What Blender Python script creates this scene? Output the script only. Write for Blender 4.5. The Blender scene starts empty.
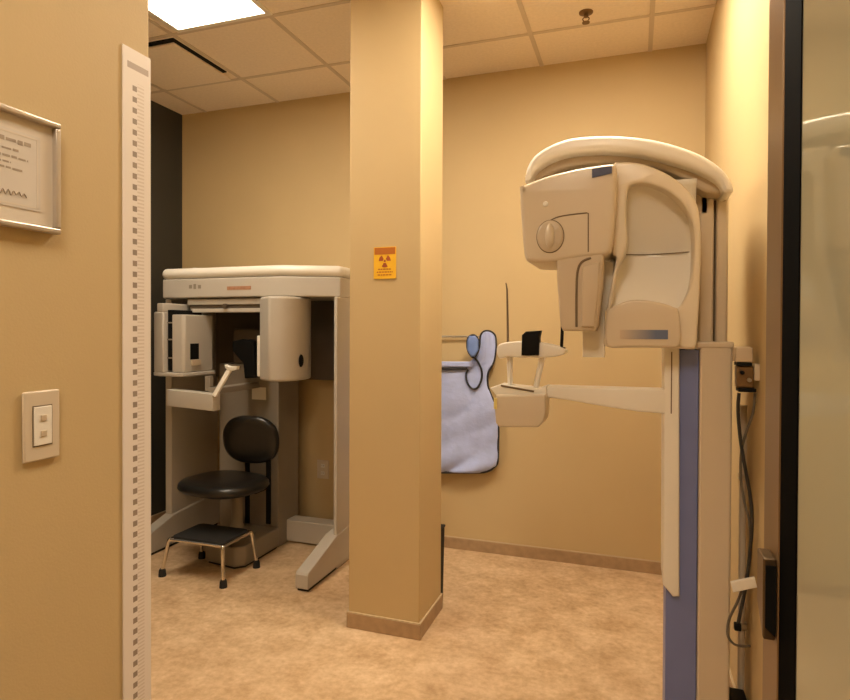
import bpy, bmesh, math, random
from mathutils import Vector, Matrix
random.seed(7)
C = bpy.context.scene.collection
PI = math.pi
# ------------------------------------------------------------------ camera
FPX, V0 = 607.0, 336.0
YAW, PITCH, ROLL = math.radians(19.08), math.radians(0.62), math.radians(0.235)
CAM = Vector((0, 0, 1.4))
ROT = Matrix.Rotation(YAW, 3, 'Z') @ Matrix.Rotation(PI/2 - PITCH, 3, 'X') @ Matrix.Rotation(ROLL, 3, 'Z')
cd = bpy.data.cameras.new('camera')
cd.sensor_width = 36; cd.sensor_fit = 'HORIZONTAL'
cd.lens = FPX/850*36
cd.shift_y = (V0-350)/850
cd.clip_start = .01
cam = bpy.data.objects.new('camera', cd); C.objects.link(cam)
cam.matrix_world = Matrix.Translation(CAM) @ ROT.to_4x4()
bpy.context.scene.camera = cam

def ray(u, v): return ROT @ Vector(((u-425)/FPX, (V0-v)/FPX, -1))
def atY(u, v, Y):
    d = ray(u, v); return CAM + d*(Y/d.y)
def atX(u, v, X):
    d = ray(u, v); return CAM + d*(X/d.x)
def atZ(u, v, Z):
    d = ray(u, v); return CAM + d*((Z-1.4)/d.z)
def LY(pts, Y):                       # outline measured on the wall-parallel plane at distance Y -> (x, z)
    return [(p.x, p.z) for p in (atY(u, v, Y) for u, v in pts)]

# ------------------------------------------------------------------ materials
def lin(r, g, b):
    f = lambda c: c/255/12.92 if c/255 <= .04045 else ((c/255+.055)/1.055)**2.4
    return (f(r), f(g), f(b), 1)
def mat(name, col, rough=.5, metal=0, noise=0, nscale=20, bump=0, bscale=60, spec=.5, coat=0, emit=None):
    m = bpy.data.materials.new(name); m.use_nodes = True
    nt = m.node_tree; b = nt.nodes['Principled BSDF']
    b.inputs['Base Color'].default_value = col
    b.inputs['Roughness'].default_value = rough
    b.inputs['Metallic'].default_value = metal
    b.inputs['Specular IOR Level'].default_value = spec
    b.inputs['Coat Weight'].default_value = coat
    tc = nt.nodes.new('ShaderNodeTexCoord')
    if noise:
        n = nt.nodes.new('ShaderNodeTexNoise'); n.inputs['Scale'].default_value = nscale; n.inputs['Detail'].default_value = 4
        nt.links.new(tc.outputs['Object'], n.inputs['Vector'])
        r = nt.nodes.new('ShaderNodeValToRGB')
        r.color_ramp.elements[0].position = .3; r.color_ramp.elements[1].position = .7
        lo = tuple(c*(1-noise) for c in col[:3])+(1,); hi = tuple(min(1, c*(1+noise)) for c in col[:3])+(1,)
        r.color_ramp.elements[0].color = lo; r.color_ramp.elements[1].color = hi
        nt.links.new(n.outputs['Fac'], r.inputs['Fac']); nt.links.new(r.outputs['Color'], b.inputs['Base Color'])
    if bump:
        n2 = nt.nodes.new('ShaderNodeTexNoise'); n2.inputs['Scale'].default_value = bscale; n2.inputs['Detail'].default_value = 3
        nt.links.new(tc.outputs['Object'], n2.inputs['Vector'])
        bp = nt.nodes.new('ShaderNodeBump'); bp.inputs['Strength'].default_value = bump; bp.inputs['Distance'].default_value = .01
        nt.links.new(n2.outputs['Fac'], bp.inputs['Height']); nt.links.new(bp.outputs['Normal'], b.inputs['Normal'])
    if emit:
        b.inputs['Emission Color'].default_value = emit[0]; b.inputs['Emission Strength'].default_value = emit[1]
    return m
M = {}
M['wall'] = mat('wall_paint', (.56, .42, .22, 1), .62, noise=.02, nscale=3, bump=.06, bscale=250, spec=.35)
M['dark_wall'] = mat('charcoal_paint', (.036, .036, .031, 1), .55, noise=.05, nscale=4)
M['ceil'] = mat('ceiling_tile', (.90, .78, .64, 1), .85, noise=.04, nscale=60, bump=.1, bscale=300)
M['grid'] = mat('ceiling_grid_metal', (.66, .55, .43, 1), .5)
M['cove'] = mat('cove_base', (.40, .265, .145, 1), .45, noise=.12, nscale=25)
M['covetop'] = mat('cove_trim', (.55, .43, .27, 1), .35)
M['ivory'] = mat('ivory_plastic', (.63, .535, .405, 1), .3, spec=.5, noise=.015, nscale=5)
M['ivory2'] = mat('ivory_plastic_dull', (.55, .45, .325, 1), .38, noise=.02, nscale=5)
M['shell'] = mat('cream_shell', (.73, .645, .51, 1), .3, noise=.015, nscale=5)
M['white'] = mat('white_plastic', (.82, .78, .70, 1), .3, noise=.01, nscale=5)
M['grey'] = mat('scanner_shell', (.50, .46, .40, 1), .45, noise=.03, nscale=6)
M['grey2'] = mat('scanner_panel_shaded', (.28, .24, .19, 1), .5, noise=.04, nscale=6)  # scanner grey darkened, weaker light inside the machine put into the colour
M['dark'] = mat('dark_panel', (.11, .085, .06, 1), .5, noise=.08, nscale=8)
M['black'] = mat('black_plastic', (.005, .005, .005, 1), .55, spec=.15, noise=.1, nscale=9)
M['stile'] = mat('black_anodised', (.002, .002, .002, 1), .8, spec=.02, noise=.1, nscale=9)
M['vinyl'] = mat('black_vinyl', (.014, .0125, .011, 1), .3, bump=.05, bscale=200, noise=.1, nscale=30)
M['rubber'] = mat('black_rubber', (.012, .011, .01, 1), .75, bump=.1, bscale=150, noise=.1, nscale=40)
M['chrome'] = mat('chrome', (.75, .70, .63, 1), .12, 1, noise=.03, nscale=10)
M['steel'] = mat('brushed_steel', (.5, .47, .42, 1), .35, 1, noise=.05, nscale=30)
M['bronze'] = mat('bronze_anodised', (.21, .13, .062, 1), .36, .6, noise=.06, nscale=8)
M['blue'] = mat('blue_panel', (.17, .21, .46, 1), .4, noise=.04, nscale=8)
M['navy'] = mat('navy_display', (.03, .028, .08, 1), .25, noise=.1, nscale=30)
M['apron'] = mat('apron_fabric', (.42, .49, .80, 1), .55, noise=.08, nscale=14, bump=.25, bscale=28)
M['collar'] = mat('collar_fabric', (.16, .25, .55, 1), .55, noise=.1, nscale=14, bump=.2, bscale=40)
M['piping'] = mat('black_piping', (.018, .018, .026, 1), .6, noise=.1, nscale=50)
M['paper'] = mat('paper', (.62, .56, .49, 1), .6, noise=.02, nscale=6)
M['matboard'] = mat('mat_board', (.66, .58, .48, 1), .6, noise=.02, nscale=6)
M['ink'] = mat('ink', (.36, .29, .22, 1), .6, noise=.1, nscale=60)
M['frame'] = mat('silver_frame', (.52, .46, .39, 1), .3, .5, noise=.04, nscale=20)
M['yellow'] = mat('sign_yellow', (.85, .48, .02, 1), .45, noise=.03, nscale=20)
M['tagyellow'] = mat('tag_yellow', (.75, .62, .22, 1), .45, noise=.1, nscale=80)
M['orange'] = mat('sign_orange', (.47, .14, .012, 1), .45, noise=.03, nscale=20)
M['red'] = mat('sign_red', (.36, .075, .02, 1), .45, noise=.03, nscale=20)
M['cable'] = mat('cable', (.02, .018, .016, 1), .5, noise=.1, nscale=50)
M['cablegrey'] = mat('grey_cable', (.12, .10, .075, 1), .5, noise=.1, nscale=50)
M['lamp'] = mat('lamp_diffuser', (.8, .8, .8, 1), .5, emit=((1, .80, .55, 1), 6.2))
M['handle'] = mat('dark_bronze', (.13, .085, .045, 1), .3, .7, noise=.06, nscale=20)
M['brass'] = mat('brass', (.22, .13, .06, 1), .4, .7, noise=.05, nscale=40)
M['groove'] = mat('groove', (.16, .11, .06, 1), .6, noise=.05, nscale=40)

# floor: mottled sheet vinyl
def floor_mat():
    m = mat('mottled_vinyl', (.4, .3, .2, 1), .42, spec=.4)
    nt = m.node_tree; b = nt.nodes['Principled BSDF']
    tc = nt.nodes.new('ShaderNodeTexCoord')
    def noise(s, d, r=.6):
        n = nt.nodes.new('ShaderNodeTexNoise'); n.inputs['Scale'].default_value = s
        n.inputs['Detail'].default_value = d; n.inputs['Roughness'].default_value = r
        nt.links.new(tc.outputs['Object'], n.inputs['Vector']); return n
    n1, n2 = noise(6.5, 6, .68), noise(34, 3)
    r1 = nt.nodes.new('ShaderNodeValToRGB')
    e = r1.color_ramp.elements
    e[0].position = .33; e[0].color = (.41, .255, .128, 1)
    e[1].position = .68; e[1].color = (.76, .57, .37, 1)
    k = e.new(.5); k.color = (.585, .405, .235, 1)
    mx = nt.nodes.new('ShaderNodeMixRGB'); mx.blend_type = 'MIX'
    ad = nt.nodes.new('ShaderNodeMath'); ad.operation = 'MULTIPLY_ADD'
    ad.inputs[1].default_value = .34; nt.links.new(n2.outputs['Fac'], ad.inputs[0])
    sc = nt.nodes.new('ShaderNodeMath'); sc.operation = 'MULTIPLY'; sc.inputs[1].default_value = .66
    nt.links.new(n1.outputs['Fac'], sc.inputs[0]); nt.links.new(sc.outputs[0], ad.inputs[2])
    nt.links.new(ad.outputs[0], r1.inputs['Fac'])
    nt.links.new(r1.outputs['Color'], b.inputs['Base Color'])
    return m
M['floor'] = floor_mat()

# measuring strip: brown squares every 22 mm with fine ticks beside them
def strip_mat():
    m = mat('measuring_strip', (.78, .71, .65, 1), .5)
    nt = m.node_tree; b = nt.nodes['Principled BSDF']; L = nt.links.new
    tc = nt.nodes.new('ShaderNodeTexCoord'); sp = nt.nodes.new('ShaderNodeSeparateXYZ'); L(tc.outputs['Object'], sp.inputs[0])
    def mth(op, a, bb):
        n = nt.nodes.new('ShaderNodeMath'); n.operation = op
        for i, x in enumerate((a, bb)):
            if isinstance(x, (int, float)): n.inputs[i].default_value = x
            else: L(x, n.inputs[i])
        return n.outputs[0]
    y, z = sp.outputs['Y'], sp.outputs['Z']
    def band(s, lo, hi): return mth('MULTIPLY', mth('GREATER_THAN', s, lo), mth('LESS_THAN', s, hi))
    zm = mth('MODULO', mth('ADD', z, 10), .0222)
    sq = mth('MULTIPLY', band(y, -.0125, -.001), band(zm, .005, .016))
    zt = mth('MODULO', mth('ADD', z, 10), .0074)
    tk = mth('MULTIPLY', band(y, .0, .018), band(zt, .0, .0032))
    lim = mth('LESS_THAN', z, 1.90)
    head = mth('MULTIPLY', band(z, 1.925, 1.938), band(y, -.026, .03))
    mx = nt.nodes.new('ShaderNodeMixRGB'); mx.inputs[1].default_value = (.78, .71, .65, 1); mx.inputs[2].default_value = (.66, .575, .50, 1)
    L(mth('MULTIPLY', tk, lim), mx.inputs[0])
    mx2 = nt.nodes.new('ShaderNodeMixRGB'); L(mx.outputs[0], mx2.inputs[1]); mx2.inputs[2].default_value = (.30, .235, .185, 1)
    L(mth('MULTIPLY', sq, lim), mx2.inputs[0])
    mx3 = nt.nodes.new('ShaderNodeMixRGB'); L(mx2.outputs[0], mx3.inputs[1]); mx3.inputs[2].default_value = (.42, .34, .28, 1)
    L(head, mx3.inputs[0]); L(mx3.outputs[0], b.inputs['Base Color'])
    return m
M['strip'] = strip_mat()

def glass_mat():
    m = bpy.data.materials.new('tinted_glass'); m.use_nodes = True
    nt = m.node_tree; nt.nodes.clear(); L = nt.links.new
    out = nt.nodes.new('ShaderNodeOutputMaterial')
    tr = nt.nodes.new('ShaderNodeBsdfTransparent'); tr.inputs[0].default_value = (.84, .83, .60, 1)
    df = nt.nodes.new('ShaderNodeBsdfDiffuse'); df.inputs[0].default_value = (.68, .64, .45, 1)
    gl = nt.nodes.new('ShaderNodeBsdfGlossy'); gl.inputs[0].default_value = (.9, .92, .86, 1); gl.inputs[1].default_value = .03
    fr = nt.nodes.new('ShaderNodeFresnel'); fr.inputs[0].default_value = 1.45
    a = nt.nodes.new('ShaderNodeMixShader'); a.inputs[0].default_value = .5; L(tr.outputs[0], a.inputs[1]); L(df.outputs[0], a.inputs[2])
    b = nt.nodes.new('ShaderNodeMixShader'); L(fr.outputs[0], b.inputs[0]); L(a.outputs[0], b.inputs[1]); L(gl.outputs[0], b.inputs[2])
    L(b.outputs[0], out.inputs[0])
    return m
M['glass'] = glass_mat()

def label_mat(x0, x1):
    m = mat('gradient_label', (.2, .25, .4, 1), .35)
    nt = m.node_tree; b = nt.nodes['Principled BSDF']; L = nt.links.new
    tc = nt.nodes.new('ShaderNodeTexCoord'); sp = nt.nodes.new('ShaderNodeSeparateXYZ'); L(tc.outputs['Generated'], sp.inputs[0])
    r = nt.nodes.new('ShaderNodeValToRGB'); e = r.color_ramp.elements
    e[0].position = 0; e[0].color = (.60, .47, .34, 1); e[1].position = .75; e[1].color = (.115, .15, .25, 1)
    k = e.new(.35); k.color = (.36, .32, .30, 1)
    L(sp.outputs['X'], r.inputs[0]); L(r.outputs[0], b.inputs['Base Color'])
    return m

# ------------------------------------------------------------------ mesh helpers
def new(): return bmesh.new()
def add_box(bm, x0, x1, y0, y1, z0, z1):
    v = [bm.verts.new((x, y, z)) for x in (x0, x1) for y in (y0, y1) for z in (z0, z1)]
    for f in ((0, 1, 3, 2), (4, 6, 7, 5), (0, 4, 5, 1), (2, 3, 7, 6), (0, 2, 6, 4), (1, 5, 7, 3)):
        bm.faces.new([v[i] for i in f])
    return bm
def box(*a): return add_box(new(), *a)
def add_prism(bm, pts, axis, a, b):
    """polygon pts extruded along axis from a to b (axis z: pts are x,y; y: x,z; x: y,z)"""
    def mk(p, t): return {'z': (p[0], p[1], t), 'y': (p[0], t, p[1]), 'x': (t, p[0], p[1])}[axis]
    A = [bm.verts.new(mk(p, a)) for p in pts]; B = [bm.verts.new(mk(p, b)) for p in pts]
    bm.faces.new(A); bm.faces.new(B[::-1]); n = len(pts)
    for i in range(n): bm.faces.new((A[i], B[i], B[(i+1) % n], A[(i+1) % n]))
    bmesh.ops.recalc_face_normals(bm, faces=bm.faces)
    return bm
def prism(*a): return add_prism(new(), *a)
def smooth_path(pts, n=6, closed=False):
    pts = [Vector(p) for p in pts]; out = []; m = len(pts)
    rng = range(m if closed else m-1)
    for i in rng:
        p1, p2 = pts[i], pts[(i+1) % m]
        p0 = pts[i-1] if (i > 0 or closed) else p1
        p3 = pts[(i+2) % m] if (i+2 < m or closed) else p2
        for k in range(n):
            t = k/n
            out.append(.5*((2*p1)+(p2-p0)*t+(2*p0-5*p1+4*p2-p3)*t*t+(3*p1-p0-3*p2+p3)*t**3))
    if not closed: out.append(pts[-1])
    return out
def add_tube(bm, pts, r, seg=10, closed=False):
    pts = [Vector(p) for p in pts]; n = len(pts); rings = []
    up = Vector((0.13, .31, .94)).normalized()
    prev = None
    for i, p in enumerate(pts):
        a = pts[i-1] if (i > 0 or closed) else p; b = pts[(i+1) % n] if (i < n-1 or closed) else p
        t = (b-a).normalized()
        if prev is None:
            s = t.cross(up)
            if s.length < .05: s = t.cross(Vector((1, 0, 0)))
        else: s = prev - t*prev.dot(t)
        s.normalize(); prev = s.copy(); w = t.cross(s)
        rr = r[i] if isinstance(r, (list, tuple)) else r
        rings.append([bm.verts.new(p+(s*math.cos(2*PI*k/seg)+w*math.sin(2*PI*k/seg))*rr) for k in range(seg)])
    for i in range(n if closed else n-1):
        A, B = rings[i], rings[(i+1) % n]
        for k in range(seg): bm.faces.new((A[k], A[(k+1) % seg], B[(k+1) % seg], B[k]))
    if not closed:
        bm.faces.new(rings[0][::-1]); bm.faces.new(rings[-1])
    bmesh.ops.recalc_face_normals(bm, faces=bm.faces)
    return bm
def tube(*a, **k): return add_tube(new(), *a, **k)
def add_lathe(bm, prof, mtx=None, seg=32, sx=1, sy=1, n=2):
    """prof [(r, h)] turned about local z, then moved by mtx"""
    mtx = mtx or Matrix()
    rings = []
    se = [(abs(math.cos(2*PI*k/seg))**n+abs(math.sin(2*PI*k/seg))**n)**(-1/n) for k in range(seg)]
    for r, h in prof:
        if r < 1e-6: rings.append([bm.verts.new(mtx @ Vector((0, 0, h)))])
        else: rings.append([bm.verts.new(mtx @ Vector((sx*r*se[k]*math.cos(2*PI*k/seg), sy*r*se[k]*math.sin(2*PI*k/seg), h))) for k in range(seg)])
    for A, B in zip(rings, rings[1:]):
        for k in range(seg):
            a0, a1 = A[k % len(A)], A[(k+1) % len(A)]; b0, b1 = B[k % len(B)], B[(k+1) % len(B)]
            f = []
            for v in (a0, a1, b1, b0):
                if v not in f: f.append(v)
            if len(f) > 2: bm.faces.new(f)
    for R_ in (rings[0], rings[-1]):
        if len(R_) > 2: bm.faces.new(R_)
    bmesh.ops.recalc_face_normals(bm, faces=bm.faces)
    return bm
def lathe(*a, **k): return add_lathe(new(), *a, **k)
def extr(loops, Y0, Y1, bev=0.0, res=3):
    """filled outline(s) in (x, z), rounded edges, as a solid between Y0 and Y1; inner loops become holes"""
    cu = bpy.data.curves.new('tmp', 'CURVE'); cu.dimensions = '2D'; cu.fill_mode = 'BOTH'
    for lp in loops:
        s = cu.splines.new('POLY'); s.points.add(len(lp)-1); s.use_cyclic_u = True
        for i, (x, z) in enumerate(lp): s.points[i].co = (x, z, 0, 1)
    cu.extrude = max(1e-4, (Y1-Y0)/2-bev); cu.bevel_depth = bev; cu.bevel_resolution = res; cu.offset = -bev
    o = bpy.data.objects.new('tmp', cu)
    C.objects.link(o)
    dg = bpy.context.evaluated_depsgraph_get(); me = bpy.data.meshes.new_from_object(o.evaluated_get(dg))
    bm = new(); bm.from_mesh(me)
    bpy.data.objects.remove(o); bpy.data.curves.remove(cu); bpy.data.meshes.remove(me)
    ym = (Y0+Y1)/2
    for v in bm.verts: v.co = Vector((v.co.x, ym-v.co.z, v.co.y))
    bmesh.ops.remove_doubles(bm, verts=bm.verts, dist=1e-5)
    bmesh.ops.recalc_face_normals(bm, faces=bm.faces)
    return bm
def curve2d(pts, n=5): return [(p.x, p.y) for p in smooth_path([(a, b, 0) for a, b in pts], n, True)]

def root_loc(p):
    while p.parent: p = p.parent
    return p.location
def obj(name, bm, m, parent=None, bev=0, loc=None, smooth=32, seg=3):
    me = bpy.data.meshes.new(name)
    o = bpy.data.objects.new(name, me)
    L = root_loc(parent) if parent else Vector(loc if loc else (0, 0, 0))
    for v in bm.verts: v.co -= L
    bm.to_mesh(me); bm.free()
    me.materials.append(M[m] if isinstance(m, str) else m)
    for p in me.polygons: p.use_smooth = True
    me.set_sharp_from_angle(angle=math.radians(smooth))
    C.objects.link(o)
    if parent: o.parent = parent
    else: o.location = L
    if bev:
        b = o.modifiers.new('bevel', 'BEVEL'); b.width = bev; b.segments = seg; b.limit_method = 'ANGLE'; b.angle_limit = math.radians(40)
        b.harden_normals = False
    return o
def tag(o, label, cat, group=None):
    o['label'] = label; o['category'] = cat
    if group: o['group'] = group
    return o
def thing(name, label, cat, loc, group=None):
    o = bpy.data.objects.new(name, None); o.empty_display_size = .1; C.objects.link(o); o.location = loc
    return tag(o, label, cat, group)
def struct(name, bm, m, **k):
    o = obj(name, bm, m, **k); o['kind'] = 'structure'; return o

# ------------------------------------------------------------------ room
YB, H, XR, XD, XL = 3.72, 3.0, .362, -3.22, -.97
YE = 1.024                       # end of the foreground wall
struct('floor', box(XD-.1, .85, -2.1, YB+.1, -.1, 0), 'floor')
ceil = struct('ceiling', box(XD-.1, .85, -2.1, YB+.1, H, H+.1), 'ceil')
GX = [.07-.615*k for k in range(6)]; GY = [3.30-.612*k for k in range(9)]
g = new()
for x in GX: add_box(g, x-.012, x+.012, -2, YB, H-.004, H+.01)
for y in GY: add_box(g, XD, .6, y-.012, y+.012, H-.0035, H+.01)
gr = obj('ceiling_grid', g, 'grid', ceil); gr['kind'] = 'structure'
struct('wall_back', box(XD-.1, XR+.1, YB, YB+.1, 0, H), 'wall')
struct('wall_right', box(XR, XR+.1, 1.27, YB, 0, H), 'wall')
struct('wall_left', box(XD-.1, XD, 1.0, YB, 0, H), 'dark_wall')
struct('wall_front', box(XD-.1, XL-.12, .9, 1.0, 0, H), 'wall')
struct('wall_foreground', box(XL-.12, XL, -2, YE, 0, H), 'wall', bev=.006)
struct('wall_rear', box(XL-.12, .85, -2.1, -2.0, 0, H), 'wall')
struct('wall_corridor', box(.75, .85, -2, 1.153, 0, H), 'wall')
struct('wall_return', box(.30, .85, 1.153, 1.27, 0, H), 'wall')
pil = struct('pillar', box(-1.262, -.91, 2.567, 2.89, 0, H), 'wall', bev=.004)
def cove(name, x0, x1, y0, y1, h=.07, parent=None):
    o = struct(name, box(x0, x1, y0, y1, 0, h), 'cove', bev=.003, parent=parent)
    c = obj('cap_strip', box(x0, x1, y0, y1, h, h+.006), 'covetop', o); c['kind'] = 'structure'
    return o
cove('baseboard_back', XD, XR, YB-.008, YB)
cove('baseboard_right', XR-.008, XR, 1.28, YB-.01)
cove('baseboard_left', XD, XD+.008, 1.0, YB-.01)
b = new(); add_box(b, -1.270, -.902, 2.559, 2.898, 0, .07)
o = struct('baseboard_pillar', b, 'cove', bev=.003)
c = obj('cap_strip', box(-1.2695, -.9025, 2.5595, 2.8975, .07, .076), 'covetop', o); c['kind'] = 'structure'

# door frame and glass leaf standing open
XJ = .23
door = bpy.data.objects.new('door_1', None); C.objects.link(door); door.location = (XJ, 1.12, 0); door['kind'] = 'structure'
def dpart(name, bm, m, parent=None, **k):
    o = obj(name, bm, m, parent or door, **k); o['kind'] = 'structure'; return o
dpart('door_frame', box(XJ, XJ+.07, 1.153, 1.275, 0, H), 'bronze', bev=.003)
leaf = dpart('door_stile', box(XJ+.001, XJ+.046, 1.042, 1.150, 0, 2.3), 'stile', bev=.002)
dpart('glass_pane', box(XJ+.003, XJ+.013, .30, 1.042, .02, 2.28), 'glass')
dpart('far_stile', box(XJ+.001, XJ+.046, .20, .30, 0, 2.3), 'black', bev=.002)
dpart('top_rail', box(XJ+.001, XJ+.046, .30, 1.024, 2.2, 2.3), 'black')
hd = dpart('handle', prism([(1.165, 1.012), (1.22, 1.012), (1.22, .92), (1.165, .872)], 'x', XJ-.02, XJ), 'handle', bev=.003)
dpart('handle_plate', prism([(XJ-.017, 1.0), (XJ-.001, 1.0), (XJ-.001, .88), (XJ-.017, .895)], 'y', 1.161, 1.1655), 'black', hd)

# ------------------------------------------------------------------ ceiling fixtures
def troffer(x0, x1, y0, y1, label, m):
    t = thing('ceiling_light', label, 'ceiling light', ((x0+x1)/2, (y0+y1)/2, H-.012), 'recessed troffer lights')
    f = new(); w = .028
    for a in ((x0, x1, y0, y0+w), (x0, x1, y1-w, y1), (x0, x0+w, y0+w, y1-w), (x1-w, x1, y0+w, y1-w)):
        add_box(f, *a, H-.012, H-.0005)
    obj('frame', f, 'white', t, bev=.002)
    obj('diffuser', box(x0+w, x1-w, y0+w, y1-w, H-.008, H-.002), m, t)
    return t
def lampm(s):
    return mat('lamp_diffuser', (.8, .8, .8, 1), .5, emit=((1, .86, .67, 1), s))
troffer(-2.335, -1.745, 1.46, 2.667, 'bright rectangular ceiling light panel above the scanner at the upper left', lampm(9.5))
troffer(-.53, .055, 2.088, 2.676, 'square ceiling light panel directly above the panoramic x-ray machine', lampm(24.5))
troffer(-.53, .055, -.984, .23, 'long ceiling light panel over the passage in front of the glass door', lampm(9.6))
# supply diffuser
dx0, dx1, dy0, dy1 = -2.96, -2.425, 2.73, 3.26
t = thing('air_vent', 'square flush ceiling air vent panel with a dark slot along its edges', 'air vent', ((dx0+dx1)/2, (dy0+dy1)/2, H-.02))
obj('slot', box(dx0-.012, dx1+.012, dy0-.012, dy1-.08, H-.006, H-.0005), 'black', t)
obj('face_panel', box(dx0+.012, dx1-.014, dy0+.02, dy1, H-.02, H-.006), 'ceil', t, bev=.003)
# sprinkler
s = atZ(586, 12, H)
t = thing('fire_sprinkler', 'small brass fire sprinkler head hanging from the ceiling tile', 'sprinkler', (s.x, s.y, H-.05))
T = Matrix.Translation((s.x, s.y, 0))
obj('escutcheon', lathe([(0, H-.001), (.035, H-.001), (.034, H-.006), (.022, H-.011), (0, H-.011)], T), 'brass', t)
f = lathe([(0, H-.011), (.011, H-.011), (.011, H-.026), (.007, H-.028), (0, H-.028)], T, 16)
for sg in (-1, 1):
    add_tube(f, smooth_path([(s.x+sg*.009, s.y, H-.026), (s.x+sg*.016, s.y, H-.036), (s.x+sg*.003, s.y, H-.052)], 4), .0028, 6)
obj('body', f, 'brass', t)
obj('deflector', lathe([(0, H-.052), (.019, H-.052), (.019, H-.055), (0, H-.055)], T, 20), 'brass', t)

# ------------------------------------------------------------------ foreground wall things
# certificate
X = XL
y0, y1, z0, z1 = .49, .802, 1.564, 1.758
t = thing('framed_certificate', 'silver framed certificate with a cream mat hanging on the foreground wall', 'picture', (X, (y0+y1)/2, z0))
f = new(); w = .010
for a in ((y0, y1, z0, z0+w), (y0, y1, z1-w, z1), (y0, y0+w, z0+w, z1-w), (y1-w, y1, z0+w, z1-w)):
    add_box(f, X+.001, X+.016, *a)
obj('frame', f, 'frame', t, bev=.003)
obj('mat_board', box(X+.001, X+.006, y0+w, y1-w, z0+w, z1-w), 'matboard', t)
p = obj('certificate', box(X+.006, X+.0072, y0+.036, y1-.034, z0+.034, z1-.034), 'paper', t)
random.seed(3)
yc = (y0+y1)/2
def inkrow(zc, hw, hh, gap=.006):
    ink = new(); y = yc-hw
    while y < yc+hw:
        l = random.uniform(.006, .018)
        add_box(ink, X+.0072, X+.0076, y, min(y+l, yc+hw), zc-hh*random.uniform(.5, 1), zc+hh*random.uniform(.5, 1)); y += l+gap*.5
    obj('text_line', ink, 'ink', p)
inkrow(z1-.052, .105, .0042); inkrow(z1-.067, .085, .0022); inkrow(z1-.079, .10, .0022); inkrow(z1-.089, .07, .0018); inkrow(z1-.098, .092, .002)
for sy in (-.07, .07):
    ink = new()
    add_tube(ink, smooth_path([(X+.0078, yc+sy+(k-6)*.0045, z0+.056+(.005 if k % 2 else -.004)*random.uniform(.4, 1)) for k in range(13)], 4), .0009, 5)
    obj('signature', ink, 'ink', p)
fr = new()
a0, a1, b0, b1 = y0+.040, y1-.038, z0+.038, z1-.038
for a in ((a0, a1, b0, b0+.0025), (a0, a1, b1-.0025, b1), (a0, a0+.0025, b0, b1), (a1-.0025, a1, b0, b1)):
    add_box(fr, X+.0072, X+.0075, *a)
obj('border_line', fr, 'matboard', p)
# switch
y0, y1, z0, z1 = .737, .805, 1.172, 1.292
t = thing('light_switch', 'ivory wall switch plate with two small buttons below the certificate', 'light switch', (X, (y0+y1)/2, z0))
obj('cover_plate', box(X+.001, X+.007, y0, y1, z0, z1), 'ivory', t, bev=.003)
yc, zc = (y0+y1)/2, (z0+z1)/2
obj('insert', box(X+.007, X+.0095, yc-.0165, yc+.0165, zc-.033, zc+.033), 'white', t, bev=.001)
for dz in (-.0135, .0135):
    obj('button', box(X+.0095, X+.0112, yc-.0055, yc+.0055, zc+dz-.005, zc+dz+.005), 'ivory2', t, bev=.0008)
fr = new()
for a in ((-.0185, .0185, -.035, -.0332), (-.0185, .0185, .0332, .035), (-.0185, -.0168, -.0332, .0332), (.0168, .0185, -.0332, .0332)):
    add_box(fr, X+.007, X+.0074, yc+a[0], yc+a[1], zc+a[2], zc+a[3])
obj('gap_line', fr, 'groove', t)
# strip
ya, yb = .949, 1.0225
o = obj('height_chart', box(X+.0005, X+.004, ya, yb, .001, 1.966), 'strip', loc=(X+.002, (ya+yb)/2, 0.0), bev=.001)
tag(o, 'tall white measuring strip with small square marks along the foreground wall end', 'height chart')

# ------------------------------------------------------------------ pillar sign
ps = LY([(374, 247.5), (396, 278.5)], 2.565)
x0, x1, z1, z0 = ps[0][0], ps[1][0], ps[0][1], ps[1][1]
W, HH = x1-x0, z1-z0; xc = (x0+x1)/2; YS = 2.566
t = thing('radiation_sign', 'yellow radiation caution sign with a trefoil on the beige pillar', 'warning sign', (xc, YS, z0))
obj('plate', box(x0, x1, YS-.003, YS-.0005, z0, z1), 'yellow', t)
obj('title_band', box(x0+.004, x1-.003, YS-.0036, YS-.003, z1-.235*HH, z1-.02*HH), 'orange', t)
sy = new(); zc = z1-.44*HH; r1, r2, r3 = .05*W, .085*W, .27*W
add_lathe(sy, [(0, 0), (r1, 0), (r1, .0006), (0, .0006)], Matrix.Translation((xc, YS-.003, zc)) @ Matrix.Rotation(PI/2, 4, 'X'), 16)
for k in range(3):
    a0 = PI/2*3+k*2*PI/3-PI/6
    pts = [(xc+r*math.cos(a0+q*PI/3/6), zc+r*math.sin(a0+q*PI/3/6)) for r, rg in ((r2, range(7)), (r3, range(6, -1, -1))) for q in rg]
    add_prism(sy, pts, 'y', YS-.0036, YS-.003)
obj('trefoil', sy, 'red', t)
tx = new()
for row, (zz, hw) in enumerate(((.70, .30), (.79, .36), (.88, .32))):
    x = xc-hw*W
    while x < xc+hw*W-.004:
        l = random.uniform(.006, .014); add_box(tx, x, min(x+l, xc+hw*W), YS-.0036, YS-.003, z1-zz*HH-.0025, z1-zz*HH+.0028); x += l+.0025
obj('small_lettering', tx, 'orange', t)

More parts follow.
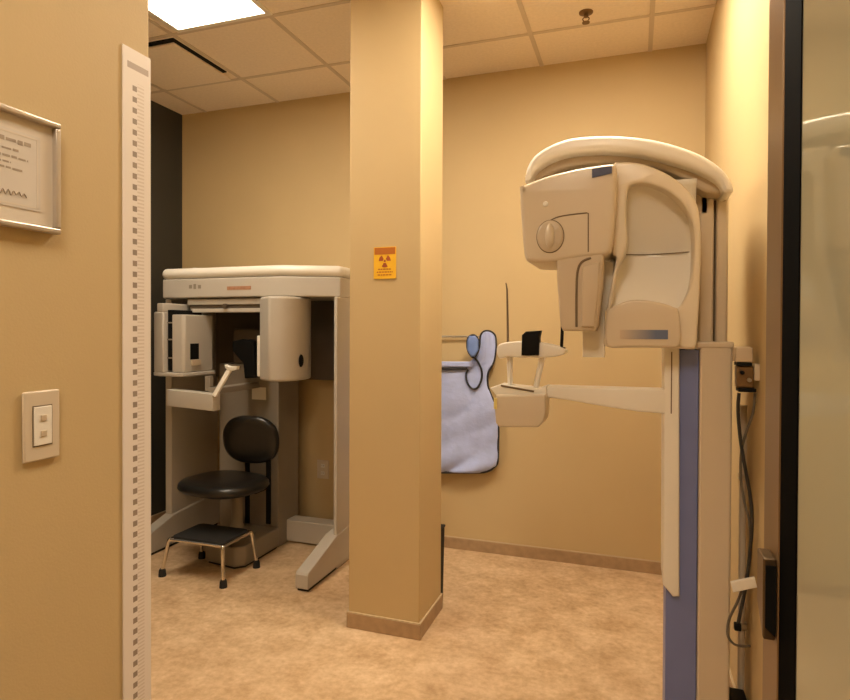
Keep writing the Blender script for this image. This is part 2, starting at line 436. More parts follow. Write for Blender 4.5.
# ------------------------------------------------------------------ scanner on the left
sc = thing('walk_in_scanner', 'large beige dental scanner with overhead canopy and side legs in the left corner', 'scanner', (-2.25, 3.3, 0))
ct = obj('canopy', prism([(-2.87, 3.2), (-2.79, 3.05), (-1.94, 3.05), (-1.632, 3.2), (-1.632, 3.66), (-2.87, 3.66)], 'z', 1.588, 1.705), 'grey', sc, bev=.008)
cap = obj('canopy_lid', prism([(-2.875, 3.197), (-2.793, 3.043), (-1.937, 3.043), (-1.626, 3.197), (-1.626, 3.66), (-2.875, 3.66)], 'z', 1.706, 1.772), 'white', ct, bev=.03, seg=5)
lp = atY(196, 265, 3.25)
obj('lid_knob', lathe([(0, 0), (.028, 0), (.028, .012), (.02, .022), (0, .024)], Matrix.Translation((lp.x, 3.25, 1.771)), 20), 'white', ct)
bd = new()
for u0, u1, v0, v1 in ((189, 192, 285, 288.5), (193.5, 196, 284, 289), (198, 201, 285, 288.5)):
    bd = new(); a = atY(u0, v0, 3.049); c = atY(u1, v1, 3.049); add_box(bd, a.x, c.x, 3.0485, 3.0505, c.z, a.z)
    obj('lettering', bd, 'grey2', ct)
a = atY(227, 286.5, 3.049); c = atY(251, 289.5, 3.049)
obj('red_badge', box(a.x, c.x, 3.0485, 3.0505, c.z, a.z), mat('badge_red', (.42, .22, .13, 1), .5, noise=.2, nscale=60), ct)
# side uprights and feet
obj('side_upright', box(-1.654, -1.632, 3.16, 3.62, .0, 1.588), 'grey', sc, bev=.006)
obj('side_upright', box(-2.87, -2.82, 3.16, 3.62, .0, 1.588), 'grey', sc, bev=.006)
for xa, xb in ((-1.705, -1.628), (-2.875, -2.80)):
    ft = obj('foot', prism([(2.825, .015), (3.62, .015), (3.62, .24), (3.16, .20), (2.835, .105), (2.825, .09)], 'x', xa, xb), 'grey', sc, bev=.006)
    obj('foot_pad', box(xa+.006, xb-.006, 2.84, 3.60, 0, .016), 'rubber', ft)
obj('rear_panel', box(-2.82, -1.668, 3.60, 3.64, 1.06, 1.588), 'dark', sc)
obj('cross_bar', box(-2.20, -1.69, 3.45, 3.56, .012, .15), 'grey', sc, bev=.006)
colm = obj('column', box(-2.60, -2.146, 3.35, 3.60, .0, 1.17), 'grey2', sc, bev=.008)
a = atY(252, 387, 3.349); c = atY(266, 400, 3.349)
lb = obj('rating_label', box(a.x, c.x, 3.347, 3.350, c.z, a.z), 'white', colm)
obj('upper_yoke', box(-2.50, -2.18, 3.36, 3.60, 1.17, 1.40), 'dark', sc, bev=.01)
pl = obj('plinth', prism([(-2.41, 2.985), (-2.19, 2.955), (-2.14, 3.0), (-2.14, 3.352), (-2.43, 3.352), (-2.43, 3.02)], 'z', .012, .13), 'grey2', sc, bev=.01)
obj('plinth_foot', prism([(-2.40, 2.995), (-2.195, 2.965), (-2.15, 3.01), (-2.15, 3.34), (-2.42, 3.34), (-2.42, 3.02)], 'z', 0, .013), 'rubber', pl)
# gantry
bm = box(-2.62, -2.03, 3.07, 3.13, 1.545, 1.58); add_box(bm, -2.60, -2.03, 3.075, 3.125, 1.498, 1.522)
gb = obj('gantry_beam', bm, 'grey', sc, bev=.004)
obj('beam_slot', box(-2.61, -2.04, 3.08, 3.12, 1.521, 1.546), 'dark', gb)
k = atY(225, 306, 3.065)
obj('beam_knob', lathe([(0, 0), (.014, 0), (.012, .016), (0, .018)], Matrix.Translation((k.x, 3.07, k.z)) @ Matrix.Rotation(PI/2, 4, 'X'), 16), 'dark', gb)
pod = [(-2.07, 3.03), (-1.955, 2.95), (-1.905, 2.968), (-1.872, 2.995), (-1.845, 3.05), (-1.832, 3.11), (-1.835, 3.18), (-1.852, 3.245), (-1.89, 3.29), (-1.95, 3.31), (-2.07, 3.31)]
rp = obj('detector_pod', prism(pod, 'z', 1.10, 1.585), 'grey', sc, bev=.014, seg=4)
obj('pod_front_plate', box(-2.092, -2.067, 3.035, 3.30, 1.12, 1.36), 'white', rp, bev=.006)
e = atX(299.5, 362, -1.816)
obj('oval_handle', lathe([(0, 0), (1, 0), (.9, .006), (0, .008)], Matrix.Translation((-1.8345, 3.10, 1.215)) @ Matrix.Rotation(PI/2, 4, 'Y') @ Matrix.Diagonal((.038, .026, .6, 1)), 24), 'black', rp)
ly0, ly1 = 2.90, 3.16
lp_ = obj('source_pod', prism([(-2.585, ly0), (-2.512, ly0), (-2.50, ly0+.012), (-2.50, ly1), (-2.585, ly1)], 'z', 1.14, 1.482), 'grey', sc, bev=.006)
obj('dark_gap', box(-2.632, -2.585, ly0+.02, ly1, 1.15, 1.51), 'black', lp_)
for zz in (1.22, 1.33, 1.43): obj('gap_rung', box(-2.634, -2.584, ly0+.012, ly0+.022, zz, zz+.008), 'grey2', lp_)
cv = obj('outer_cover', prism([(-2.632, ly0-.02), (-2.70, ly0-.005), (-2.745, ly0+.03), (-2.765, ly0+.09), (-2.765, ly1), (-2.632, ly1)], 'z', 1.135, 1.50), 'grey', sc, bev=.01)
obj('cover_cap', prism([(-2.633, ly0-.018), (-2.692, ly0-.004), (-2.692, ly1), (-2.633, ly1)], 'z', 1.498, 1.55), 'grey', cv, bev=.006)
bt = obj('bottom_rim', prism([(-2.765, ly0+.08), (-2.74, ly0+.02), (-2.66, ly0-.02), (-2.50, ly0-.005), (-2.48, ly1), (-2.765, ly1)], 'z', 1.115, 1.138), 'grey', sc, bev=.005)
obj('window', box(-2.5005, -2.4985, 2.955, 3.03, 1.215, 1.31), 'black', lp_)
obj('window_base', box(-2.5005, -2.49, 2.962, 3.04, 1.178, 1.212), 'ivory2', lp_, bev=.003)
# headrest and chin tray
obj('headrest', extr([LY([(235, 341), (245, 339), (256.5, 341), (258, 377.5), (247, 378), (245.5, 363), (240, 357), (235, 351)], 3.2)], 3.17, 3.28, .012), 'black', sc)
tr = obj('chin_tray', extr([LY([(167, 389.5), (212.5, 394.5), (212.5, 411.3), (167, 406)], 2.88)], 2.88, 2.95, .004), 'grey', sc)
q0, q1, q2 = atY(167, 389.5, 2.88), atY(216, 395, 2.88), atY(216, 411, 2.88)
obj('tray_arm', box(q1.x-.10, q1.x-.03, 2.94, 3.36, 1.02, 1.055), 'grey2', tr, bev=.004)
obj('tray_post', box(q1.x-.135, q1.x-.10, 2.95, 2.985, 1.03, 1.12), 'grey2', tr, bev=.004)
a, c = atY(214.5, 396, 2.885), atY(229.5, 370, 2.93)
bm = new(); dv = (c-a).normalized(); nv = Vector((dv.z, 0, -dv.x)).normalized()*.0135; yv = Vector((0, .010, 0))
vs = [bm.verts.new(p+s1*nv+s2*yv) for p in (a, c) for s1 in (-1, 1) for s2 in (-1, 1)]
for f_ in ((0, 1, 3, 2), (4, 6, 7, 5), (0, 4, 5, 1), (2, 3, 7, 6), (0, 2, 6, 4), (1, 5, 7, 3)): bm.faces.new([vs[i] for i in f_])
bmesh.ops.recalc_face_normals(bm, faces=bm.faces)
ar = obj('chin_arm', bm, 'white', tr, bev=.003)
a, c = atY(226, 365.5, 2.93), atY(239, 370.5, 2.93)
obj('chin_rest', extr([LY([(226, 364.5), (231, 366.5), (238.5, 366), (238, 369.5), (232, 371), (226.5, 368)], 2.93)], 2.915, 2.945, .003), 'white', ar)
# ------------------------------------------------------------------ chair
sp = atZ(224, 482, .475)
chx = thing('exam_chair', 'black vinyl chair with round seat and oval backrest under the scanner', 'chair', (sp.x, sp.y, .13))
prof = [(0, -.038), (.80, -.036), (.93, -.028), (1, -.008), (.985, .014), (.92, .030), (.78, .038), (.4, .040), (0, .040)]
obj('seat', lathe([(r, h) for r, h in prof], Matrix.Translation((sp.x, sp.y, .463)) @ Matrix.Rotation(math.radians(-8), 4, 'Z') @ Matrix.Diagonal((.258, .225, 1, 1)), 48, n=2.7), 'vinyl', chx, smooth=60)
bp = atY(251, 439.5, 3.20)
nrm = Matrix.Rotation(math.radians(8), 4, 'Z') @ Matrix.Rotation(math.radians(97), 4, 'X')
prof2 = [(0, -.026), (.7, -.026), (.92, -.020), (1, -.004), (.97, .014), (.86, .024), (.6, .026), (0, .022)]
bk = obj('backrest', lathe(prof2, Matrix.Translation(bp) @ nrm @ Matrix.Diagonal((.186, .152, 1, 1)), 44, n=2.5), 'vinyl', chx, smooth=60)
bx, by = bp.x, bp.y
for (u, v0, v1, Y) in ((247.5, 455, 523, 3.27), (268.5, 458, 524, 3.24)):
    a, c = atY(u, v0, Y), atY(u, v1, Y)
    obj('support_bar', box(a.x-.016, a.x+.016, Y-.006, Y+.006, c.z, a.z), 'black', chx, bev=.003)
a = atY(247.5, 523, 3.27); c = atY(268.5, 524, 3.24)
obj('seat_bracket', box(sp.x-.02, c.x, sp.y+.05, 3.262, .405, .425), 'black', chx, bev=.003)
obj('pedestal', lathe([(0, .131), (.11, .131), (.11, .145), (.05, .16), (.035, .2), (.035, .40), (.07, .425), (0, .425)], Matrix.Translation((sp.x+.02, sp.y+.1, 0)), 28), 'grey2', chx)

# ------------------------------------------------------------------ step stool
F = [Vector((-2.521, 2.758, 0)), Vector((-2.091, 2.727, 0)), Vector((-2.088, 3.036, 0)), Vector((-2.491, 3.04, 0))]
F = [Vector((x, y, 0)) for x, y in ((-2.515, 2.745), (-2.095, 2.735), (-2.088, 3.03), (-2.485, 3.04))]
cx = sum(f.x for f in F)/4; cy = sum(f.y for f in F)/4
st = thing('step_stool', 'low chrome step stool with a black rubber tread before the scanner', 'step stool', (cx, cy, 0))
zt = .205; TX, TY = .175, .125
obj('tread', prism([(cx-TX+.02, cy-TY), (cx+TX-.02, cy-TY), (cx+TX, cy-TY+.02), (cx+TX, cy+TY-.02), (cx+TX-.02, cy+TY), (cx-TX+.02, cy+TY), (cx-TX, cy+TY-.02), (cx-TX, cy-TY+.02)], 'z', zt, zt+.022), 'rubber', st, bev=.005)
rim = [(cx-TX-.004, cy-TY-.004, zt+.004), (cx+TX+.004, cy-TY-.004, zt+.004), (cx+TX+.004, cy+TY+.004, zt+.004), (cx-TX-.004, cy+TY+.004, zt+.004)]
obj('rim', tube([Vector(r) for r in rim], .009, closed=True), 'chrome', st)
for f_, r in zip(F, rim):
    r = Vector(r); d = Vector((f_.x, f_.y, .03))
    lg = obj('leg', tube(smooth_path([r*.96+Vector((cx, cy, r.z))*.04, r+(d-r)*.12+Vector((0, 0, .012)), r+(d-r)*.5, d], 6), .0105, 12), 'chrome', st)
    obj('rubber_tip', lathe([(0, 0), (.021, 0), (.019, .03), (.015, .042), (0, .042)], Matrix.Translation((f_.x, f_.y, 0)), 16), 'rubber', lg)

# ------------------------------------------------------------------ panoramic x-ray unit on the right
YP = 2.15
pm = thing('panoramic_machine', 'cream panoramic dental x-ray machine with overhead arch and blue striped column', 'x-ray machine', (.22, 2.24, 0))
px = lambda u, Y=YP: atY(u, 345, Y).x
zz = lambda v, u=690, Y=YP: atY(u, v, Y).z
obj('column', box(px(700), px(733), YP, 2.33, 0, zz(345, 716)), 'ivory', pm, bev=.008)
obj('blue_panel', box(px(668), px(699.5), YP+.012, 2.33, 0, zz(350, 690)), 'blue', pm, bev=.003)
car = obj('carriage', extr([LY([(664, 347), (679.5, 347), (679.5, 597), (673, 597), (663, 585)], YP-.01)], YP-.01, 2.32, .006), 'white', pm)
obj('seam', box(px(671), px(672.2), YP-.0115, YP-.009, zz(414), zz(352)), 'groove', car)
up = new()
add_box(up, px(698, 2.2), px(713, 2.2), 2.2, 2.32, zz(347), atY(705, 186, 2.2).z)
uc = obj('upper_column', up, 'ivory', pm, bev=.008)
obj('upper_column', box(px(715.5, 2.2), px(727.5, 2.2), 2.2, 2.32, zz(347), atY(722, 186, 2.2).z), 'ivory', pm, bev=.008)
obj('column_gap', box(px(712.5, 2.2), px(716, 2.2), 2.225, 2.31, zz(347), atY(714, 190, 2.2).z), 'groove', uc)
obj('column_cap', box(px(696), px(734), YP-.004, 2.335, zz(347, 716)-.004, zz(343, 716)+.004), 'ivory', pm, bev=.006)
# overhead arch
arch = curve2d([(527, 181), (528.5, 170), (536, 158), (550, 148.5), (569, 141.5), (592, 138.8), (618, 138.6), (645, 141), (672, 147), (695, 155), (713, 165), (725, 176), (731.5, 188), (731, 194), (722, 194), (705, 192), (690, 184), (672, 173), (650, 166), (625, 164), (600, 164), (570, 168), (545, 177), (533, 182)], 4)
band = curve2d([(526.5, 184), (528.5, 170), (536, 158), (550, 148.5), (569, 141.5), (592, 138.8), (618, 138.6), (645, 141), (672, 147), (695, 155), (713, 165), (725, 176), (731.5, 188), (731, 194), (723, 194), (716, 184), (698, 174), (672, 165), (640, 157.5), (605, 154.5), (572, 156.5), (552, 162.5), (538, 172), (532, 182)], 4)
oa = obj('overhead_arch', extr([LY(band, 2.10)], 2.06, 2.40, .02, 6), 'white', pm, smooth=50)
obj('arch_shaded_body', extr([LY(arch, 2.12)], 2.115, 2.385, .012, 4), 'ivory2', oa, smooth=50)  # lit rim above is white, shade below it painted as duller ivory
# mounting block under the arch
obj('arm_bracket', extr([LY([(665, 172), (690, 180), (709, 190), (709, 215), (694, 214), (672, 190)], 2.2)], 2.2, 2.34, .006), 'ivory2', pm)
# moving head, left
YH = 1.98
hd_o = curve2d([(519.5, 189), (521, 186), (545, 176.5), (570, 170), (595, 165.5), (611, 163.5), (616, 166), (616.5, 180), (615, 210), (612, 243), (608, 253.5), (598, 256), (575, 258.5), (552, 262), (531, 262), (525, 258), (522.5, 240), (520, 205)], 3)
head = obj('sensor_head', extr([LY(hd_o, YH)], YH, 2.26, .014, 4), 'ivory', pm, smooth=50)
arm_o = [(556, 254), (603, 250), (603.5, 262), (602, 285), (597.5, 326), (595, 331), (563, 331), (560.5, 326), (557.5, 290)]
da = obj('sensor_arm', extr([LY(arm_o, YH+.004)], YH+.004, 2.12, .008, 3), 'ivory2', pm)
gp = [atY(u, v, YH+.004) for u, v in ((591, 258), (582, 262), (577.5, 272), (576.5, 295), (576.5, 327))]
obj('arm_groove', tube(smooth_path(gp, 6), .004, 8), 'groove', da)
obj('arm_ridge', extr([LY([(582, 266), (599.5, 262), (599, 285), (594.5, 327), (581, 327)], YH-.004)], YH-.006, YH+.02, .006), 'ivory2', da)
kp = atY(550.3, 236.5, YH)
kn = obj('dial', lathe([(0, 0), (1, 0), (1, .006), (.86, .010), (0, .010)], Matrix.Translation((kp.x, YH+.001, kp.z)) @ Matrix.Rotation(PI/2, 4, 'X') @ Matrix.Diagonal((.042, .051, 1, 1)), 40), 'ivory2', head)
obj('dial_ring', tube([Vector((kp.x+.0425*math.cos(2*PI*k/40), YH-.001, kp.z+.0515*math.sin(2*PI*k/40))) for k in range(40)], .0022, 6, closed=True), 'groove', kn)
obj('dial_grip', lathe([(0, 0), (1, .002), (.8, .016), (0, .02)], Matrix.Translation((kp.x, YH-.008, kp.z)) @ Matrix.Rotation(PI/2, 4, 'X') @ Matrix.Diagonal((.015, .042, 1, 1)), 28), 'ivory', kn, smooth=60)
gp = [atY(u, v, YH) for u, v in ((546, 223.5), (552, 219.5), (560, 216.5), (572, 214.5), (586.5, 213))]
gl_ = smooth_path(gp, 6)+[atY(588.3, v, YH) for v in (213.4, 225, 240, 252)]
obj('panel_groove', tube(gl_, .0022, 6), 'groove', head)
obj('display', extr([LY([(592, 169), (612, 166), (612, 173.5), (592, 178)], YH-.001)], YH-.003, YH+.002, 0), 'navy', head)
wp = atY(545.5, 204, YH)
obj('indicator', lathe([(0, 0), (.009, 0), (.007, .003), (0, .004)], Matrix.Translation((wp.x, YH, wp.z)) @ Matrix.Rotation(PI/2, 4, 'X'), 16), 'white', head)
# white cassette holder behind the arm
obj('cassette_panel', extr([LY([(602, 262), (614, 261), (613, 288), (604.5, 313), (604.5, 357.5), (582.5, 357), (582.5, 306), (599, 290)], 2.10)], 2.10, 2.14, .003), 'white', pm)
# tube-side shell with hollow
YC = 2.06
outer = curve2d([(613, 167), (620, 162), (640, 163), (660, 170), (680, 182), (693, 196.5), (699.5, 215), (701, 250), (700, 290), (697.5, 330), (695, 347), (680, 348.5), (640, 347.5), (606, 346.5), (605, 330), (606, 312), (611, 285), (616, 258), (612, 252), (612, 210)], 4)
inner = curve2d([(628.5, 188), (634, 184), (648, 183.5), (666, 190), (680, 200.5), (689.5, 214), (693.5, 230), (694, 250), (692, 279), (686, 297), (677, 308), (660, 303), (637, 300), (622, 303.5), (611, 311), (613, 295), (618, 268), (627, 244), (626, 220), (626.5, 200)], 4)
shell = obj('tube_shell', extr([LY(outer, YC), LY(inner, YC)], YC, 2.30, .008, 3), 'shell', pm, smooth=50)
# concave lining
zi = [z for x, z in LY(inner, YC)]; zlo, zhi = min(zi)-.02, max(zi)+.012
xi = [x for x, z in LY(inner, YC)]; xlo, xhi = min(xi)-.012, max(xi)+.010
bm = new(); NX, NZ = 16, 24; zs = zz(248, 665, YC)
grid_ = []
for j in range(NZ+1):
    z = zlo+(zhi-zlo)*j/NZ
    row = []
    for i in range(NX+1):
        x = xlo+(xhi-xlo)*i/NX
        tt = (z-zlo)/(zs-zlo) if z < zs else (zhi-z)/(zhi-zs)
        y = YC+.04+.135*min(1, max(0, tt))**.8*(1-.35*((x-(xlo+xhi)/2)/((xhi-xlo)/2))**2)
        row.append(bm.verts.new((x, y, z)))
    grid_.append(row)
for j in range(NZ):
    for i in range(NX): bm.faces.new((grid_[j][i], grid_[j][i+1], grid_[j+1][i+1], grid_[j+1][i]))
bmesh.ops.recalc_face_normals(bm, faces=bm.faces)
ln = obj('hollow_lining', bm, 'white', shell, smooth=60)
obj('seam', tube([Vector((xlo+.012, YC+.04+.135*.66, zs)), Vector(((xlo+xhi)/2, YC+.04+.128, zs)), Vector((xhi-.012, YC+.04+.135*.66, zs))], .0018, 6), 'groove', ln)
so = ln.modifiers.new('solid', 'SOLIDIFY'); so.thickness = .006; so.offset = -1 
blk = curve2d([(606.5, 345), (606, 314), (611, 308), (622, 302.5), (637, 299.5), (658, 302), (674, 307), (679.5, 313), (680, 345), (660, 347), (625, 347)], 3)
tb = obj('tube_block', extr([LY(blk, YC-.03)], YC-.03, 2.2, .008, 3), 'ivory', pm)
a, c = atY(620, 329.8, YC-.031), atY(668, 339.3, YC-.031)
obj('gradient_label', box(a.x, c.x, YC-.0318, YC-.0298, c.z, a.z), label_mat(a.x, c.x), tb)
# chin support
YA = 2.14
sa = obj('support_arm', extr([LY([(532, 391), (545, 386.5), (600, 388), (667, 390), (667, 414), (640, 412), (610, 407.5), (570, 400.5), (545, 397), (533, 398)], YA)], YA, 2.23, .006), 'white', pm)
cb = obj('chin_block', extr([LY([(496, 395), (545.5, 394.5), (545.5, 412), (544, 422), (538, 427.5), (499, 427.5), (495.5, 423), (494.5, 410)], YA-.05)], YA-.05, YA+.06, .008), 'ivory', pm)
obj('block_shelf', extr([LY([(490, 388), (500, 384.5), (540, 389), (546, 386), (546, 395), (496, 395.5)], YA-.03)], YA-.03, YA+.05, .003), 'white', cb)
a, c = atY(501, 385.5, YA-.032), atY(534, 391.5, YA-.032)
obj('shelf_slot', tube([a, c], .0035, 6), 'groove', cb)
a, c = atY(494, 398, YA-.051), atY(497, 409, YA-.051)
obj('yellow_tag', box(a.x, c.x, YA-.0545, YA-.046, c.z, a.z), 'tagyellow', cb)
for p0, p1 in (((509.5, 352), (510.5, 392)), ((542.5, 356), (535, 392))):
    a, c = atY(*p0, YA), atY(*p1, YA); obj('support_leg', tube([a, c], [.011, .009], 12), 'white', pm)
gt = obj('grip_tray', extr([LY(curve2d([(497, 351), (500, 344), (514, 341.5), (535, 342), (555, 345.5), (565.5, 350), (562, 355), (545, 357.5), (520, 357.5), (507, 356.5), (500, 358.5)], 3), YA-.03)], YA-.04, YA+.04, .006), 'white', pm)
bb = obj('bite_block', extr([LY([(522, 335), (526, 331.5), (541, 330.5), (539.5, 337), (538.5, 355.5), (521.5, 355.5)], YA-.05)], YA-.055, YA-.015, .003), 'black', pm)
a, c = atY(508, 349, YA), atY(507, 283, YA)
rd = obj('temple_rod', tube([a, a.lerp(c, .75), a.lerp(c, .9), c+Vector((-.004, 0, 0))], [.0045, .0035, .003, .002], 8), 'groove', pm)
obj('rod_collar', lathe([(0, -.008), (.011, -.008), (.011, .008), (0, .008)], Matrix.Translation(a), 14), 'dark', rd)
a, c = atY(561.5, 349, YA), atY(562.5, 325, YA)
rd = obj('temple_rod', tube([a, c], .006, 8), 'black', pm)
obj('rod_collar', lathe([(0, -.009), (.013, -.009), (.013, .007), (0, .007)], Matrix.Translation(a), 14), 'dark', rd)

# ------------------------------------------------------------------ lead apron and rail on back wall
YW = 3.695
rr = thing('hanging_rail', 'thin metal wall rail beside the pillar holding the lead apron', 'rail', (-.93, YB-.02, 1.3))
a, c = atY(405, 336.5, YW), atY(490, 336.5, YW)
obj('rail', tube([a, c], .006, 10), 'steel', rr)
for u in (410, 474):
    a = atY(u, 336.5, YW); obj('bracket', tube([a, a+Vector((0, YB-.002-YW, 0))], .007, 10), 'steel', rr)
def sheet(left, right, v0, v1, Y, nr, nc, disp):
    def at(tab, v):
        for (a, x), (b, y) in zip(tab, tab[1:]):
            if a <= v <= b: return x+(y-x)*(v-a)/(b-a) if b > a else y
        return tab[-1][1] if v > tab[-1][0] else tab[0][1]
    bm = new(); G = []
    for j in range(nr+1):
        v = v0+(v1-v0)*j/nr; xl, xr = at(left, v), at(right, v)
        row = []
        for i in range(nc+1):
            p = atY(xl+(xr-xl)*i/nc, v, Y); p.y += disp(i/nc, j/nr); row.append(bm.verts.new(p))
        G.append(row)
    for j in range(nr):
        for i in range(nc): bm.faces.new((G[j][i], G[j][i+1], G[j+1][i+1], G[j+1][i]))
    bmesh.ops.recalc_face_normals(bm, faces=bm.faces)
    return bm
def wob(s, t):
    return -abs(.016*math.sin(7*s+9*t)*t + .012*math.sin(23*t+5*s)*t*t - .004*math.sin(11*s-4*t))
YAP = 3.676
ap = thing('lead_apron', 'pale blue-grey lead apron with black piping hanging beside the pillar', 'apron', (atY(460, 470, YAP).x, YAP, .55))
def shee(name, bm, m, parent, th=.010):
    o = obj(name, bm, m, parent, smooth=70); q = o.modifiers.new('solid', 'SOLIDIFY'); q.thickness = th; q.offset = 0; return o
rt = [(331, 489), (333, 493), (337, 495.5), (346, 496), (356, 495), (364, 493), (372, 488.5), (380, 487.5), (388, 488.5), (397, 492), (412, 498), (440, 498.3), (458, 498), (465, 496.5), (470, 490), (472, 485)]
lf = [(331, 484), (335, 481), (345, 480), (352, 479), (358, 474), (363, 469), (365.9, 466), (366, 408), (472, 405)]
bmS = sheet(lf, rt, 331, 471.8, YAP, 60, 26, wob)
shee('body_panel', bmS, 'apron', ap)
fl = sheet([(360, 408), (371, 408)], [(360, 474), (371, 471)], 361.5, 367, YAP-.02, 4, 14, lambda s, t: -.004*math.sin(8*s))
shee('front_fold', fl, 'apron', ap, .016)
def pipe(pts, Y, name, r=.0065, closed=False):
    return obj(name, tube(smooth_path([atY(u, v, Y) for u, v in pts], 5, closed), r, 8, closed=closed), 'piping', ap)
pipe([(v[1], v[0]) for v in rt[::-1]]+[(484, 331.5), (480.5, 336), (479.5, 347), (477.5, 354)], YAP-.004, 'edge_piping')
pipe([(407, 472.2), (430, 472.2), (455, 472.4), (475, 472.4), (486, 471.6), (493, 468), (497, 461)], YAP-.006, 'hem_piping', .008)
pipe([(473.5, 356.5), (478, 362), (481.5, 370), (481.5, 379), (477.5, 387.5), (472, 388.5), (467.5, 383), (466, 375), (468, 369.5)], YAP-.018, 'neck_piping')
obj('painted_fold_shadow', tube([atY(u, v, YAP-.02) for u, v in ((408, 368.4), (440, 368.4), (467, 368.6))], .008, 8), 'piping', ap)  # dark tube in place of the shade under the folded top edge
# collar hung on the rail end
tc_ = thing('thyroid_collar', 'small blue collar with black piping hanging at the top of the apron', 'collar', (atY(472, 357, 3.625).x, 3.625, 1.2))
shee_l = sheet([(336, 470), (340, 467.5), (350, 467.5), (357, 472)], [(336, 475), (340, 478.5), (350, 478.5), (357, 474)], 336, 356.5, 3.625, 12, 6, lambda s, t: -.006*math.sin(3*s))
o = obj('fabric', shee_l, 'collar', tc_, smooth=70); q = o.modifiers.new('solid', 'SOLIDIFY'); q.thickness = .012; q.offset = 0
obj('edge_trim', tube(smooth_path([atY(u, v, 3.625) for u, v in ((473, 335), (477.5, 338), (479, 346), (477.5, 353), (473.5, 357.5), (469, 353), (467, 346), (468, 338))], 4, True), .006, 8, closed=True), 'piping', tc_)

a = atY(474, 336.5, YW)
obj('hanging_loop', tube([a+Vector((0, .040*math.cos(q)-.032, .012*math.sin(q)-.002)) for q in [2*PI*k/16 for k in range(16)]], .003, 6, closed=True), 'piping', tc_)
a = atY(487.5, 336.5, YW)
obj('hanging_loop', tube([a+Vector((0, .015*math.cos(q)-.008, .012*math.sin(q)-.002)) for q in [2*PI*k/16 for k in range(16)]], .003, 6, closed=True), 'piping', ap)

# ------------------------------------------------------------------ outlet on back wall and dark panel behind pillar
a, c = atY(317.5, 459.5, YB), atY(329, 479, YB)
t = thing('wall_outlet', 'ivory electrical outlet plate on the back wall behind the scanner', 'outlet', ((a.x+c.x)/2, YB, c.z))
obj('cover_plate', box(a.x, c.x, YB-.006, YB-.0005, c.z, a.z), 'ivory', t, bev=.003)
for f_ in (.3, .7):
    zc = c.z+(a.z-c.z)*f_; xc = (a.x+c.x)/2
    so_ = obj('socket', box(xc-.015, xc+.015, YB-.0075, YB-.006, zc-.013, zc+.013), 'white', t, bev=.002)
    sl = new()
    for dx in (-.006, .006): add_box(sl, xc+dx-.0012, xc+dx+.0012, YB-.008, YB-.0072, zc-.004, zc+.006)
    obj('slots', sl, 'groove', so_)
a = atY(444.3, 528, 2.96)
pn = thing('black_bin', 'dark slim bin standing almost hidden behind the beige pillar', 'bin', (-1.0, 2.975, 0))
xb1 = atY(441.2, 560, 2.92).x
bm = new(); zt_ = atY(444, 528, 2.96).z
add_prism(bm, [(xb1-.20, .0), (xb1-.008, .0), (xb1, zt_), (xb1-.21, zt_)], 'y', 2.905, 2.98)
obj('body', bm, 'black', pn, bev=.004)
obj('rim', box(xb1-.212, xb1+.003, 2.902, 2.983, zt_, zt_+.012), 'rubber', pn, bev=.003)

# ------------------------------------------------------------------ cables on the right wall
YK = 2.100
K = lambda u, v, Y=YK: atY(u, v, Y)
a, c = K(735, 348, 2.260), K(752.5, 363, 2.260)
jb = thing('junction_box', 'beige cable junction box on the right wall behind the column', 'junction box', (a.x, 2.300, c.z))
def wallbox(u0, u1, v0, v1, y0=2.080, y1=2.140, dx=0):
    a, c = K(u0, v0, y0), K(u1, v1, y0); return box(a.x, c.x, y0, y1, c.z, a.z)
obj('housing', wallbox(735.5, 753, 347, 362.5), 'ivory2', jb, bev=.004)
obj('gasket', wallbox(737, 752, 362.5, 366), 'black', jb)
obj('connector', wallbox(737, 753.5, 366, 388, 2.090, 2.135), 'bronze', jb, bev=.003)
obj('terminal', lathe([(0, -.012), (.006, -.012), (.006, .012), (0, .012)], Matrix.Translation(K(742, 372.5, 2.088)) @ Matrix.Rotation(PI/2, 4, 'X'), 12), 'black', jb)
obj('terminal', lathe([(0, -.012), (.006, -.012), (.006, .012), (0, .012)], Matrix.Translation(K(749, 380, 2.088)) @ Matrix.Rotation(PI/2, 4, 'X'), 12), 'steel', jb)
obj('cable_clamp', wallbox(738.5, 756.5, 388, 392.5, 2.085, 2.140), 'black', jb, bev=.002)
obj('valve_block', wallbox(754.5, 763.5, 364, 381, 2.090, 2.130), 'ivory', jb, bev=.003)
def cable(pts, r, m, label, Y=YK):
    o = obj('power_cable', tube(smooth_path([K(u, v, y) for u, v, y in pts], 7), r, 8), m, loc=K(*pts[-1][:2], pts[-1][2]))
    tag(o, label, 'cable', 'cables beside the machine column'); return o
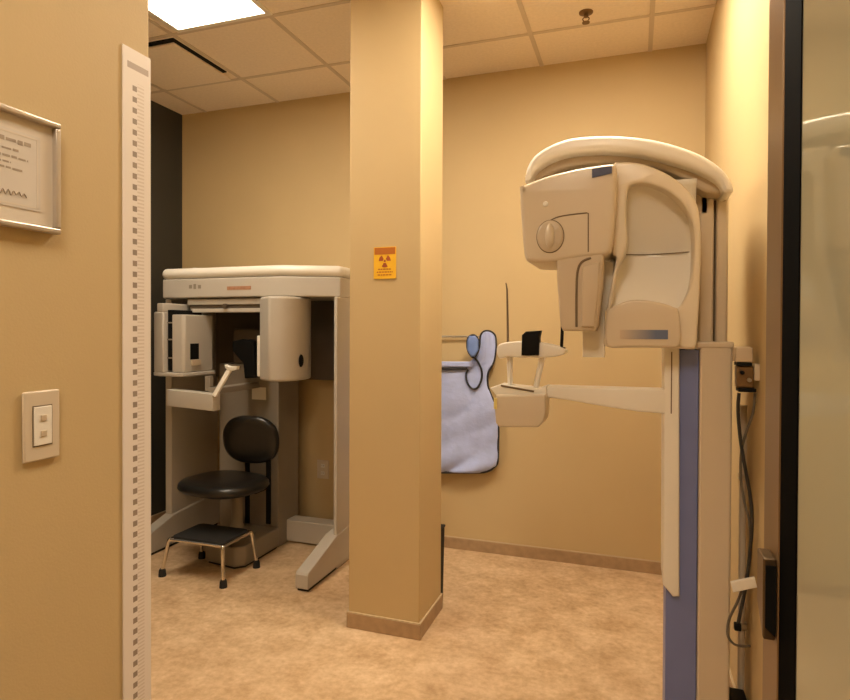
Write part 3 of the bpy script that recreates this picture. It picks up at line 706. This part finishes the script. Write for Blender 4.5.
cable([(739, 393, 2.100), (738, 410, 2.100), (740, 436, 2.100), (744, 462, 2.090), (750, 495, 2.090), (752, 520, 2.090), (750, 552, 2.100), (747, 579, 2.100), (743, 600, 2.100), (738, 624, 2.100)], .0052, 'cable', 'black cable that ends in a small plug below the white tag')
cable([(755, 393, 2.110), (753, 412, 2.110), (745, 436, 2.115), (741, 455, 2.115), (741, 480, 2.115), (745, 505, 2.110), (749, 520, 2.105), (751, 545, 2.115), (748, 570, 2.115), (739, 598, 2.115), (729, 620, 2.110), (728, 636, 2.100), (736, 645, 2.100), (750, 646, 2.120)], .004, 'cablegrey', 'thin grey cable curling into a loop under the white tag')
tg = obj('cable_tag', extr([LY([(730.5, 582), (754.5, 577), (757, 587), (733, 592)], 2.080)], 2.076, 2.088, .001), 'white', loc=K(744, 590, 2.080))
tag(tg, 'white paper tag wrapped round the hanging cables', 'tag')
pg = obj('cable_plug', wallbox(734.5, 741.5, 624, 632, 2.090, 2.110), 'black', bev=.003, loc=K(738, 632, 2.100))
tag(pg, 'small black plug on the end of the black cable by the wall', 'plug')
cd_ = thing('wall_conduit', 'pale vertical conduit on the right wall behind the hanging cables', 'conduit', (K(744, 520, 2.3).x, 2.3, 0))
xx = XR-.016
obj('pipe', tube([(xx, 2.27, .12), (xx, 2.27, 1.15)], .011, 12), 'ivory', cd_)
for z in (.4, .9): obj('clip', box(xx-.014, XR-.0005, 2.255, 2.285, z, z+.02), 'steel', cd_, bev=.002)
ub = obj('floor_box', box(.302, .354, 2.16, 2.26, 0, .20), 'black', bev=.006, loc=(.33, 2.21, 0))
tag(ub, 'black box on the floor below the hanging cables beside the column', 'box')

# ------------------------------------------------------------------ world, view
w = bpy.data.worlds.new('world'); bpy.context.scene.world = w; w.use_nodes = True
w.node_tree.nodes['Background'].inputs[0].default_value = (1, .8, .55, 1)
w.node_tree.nodes['Background'].inputs[1].default_value = .05
vs_ = bpy.context.scene.view_settings
vs_.view_transform = 'Standard'; vs_.look = 'None'; vs_.exposure = 1.06; vs_.gamma = 1; vs_.use_curve_mapping = False
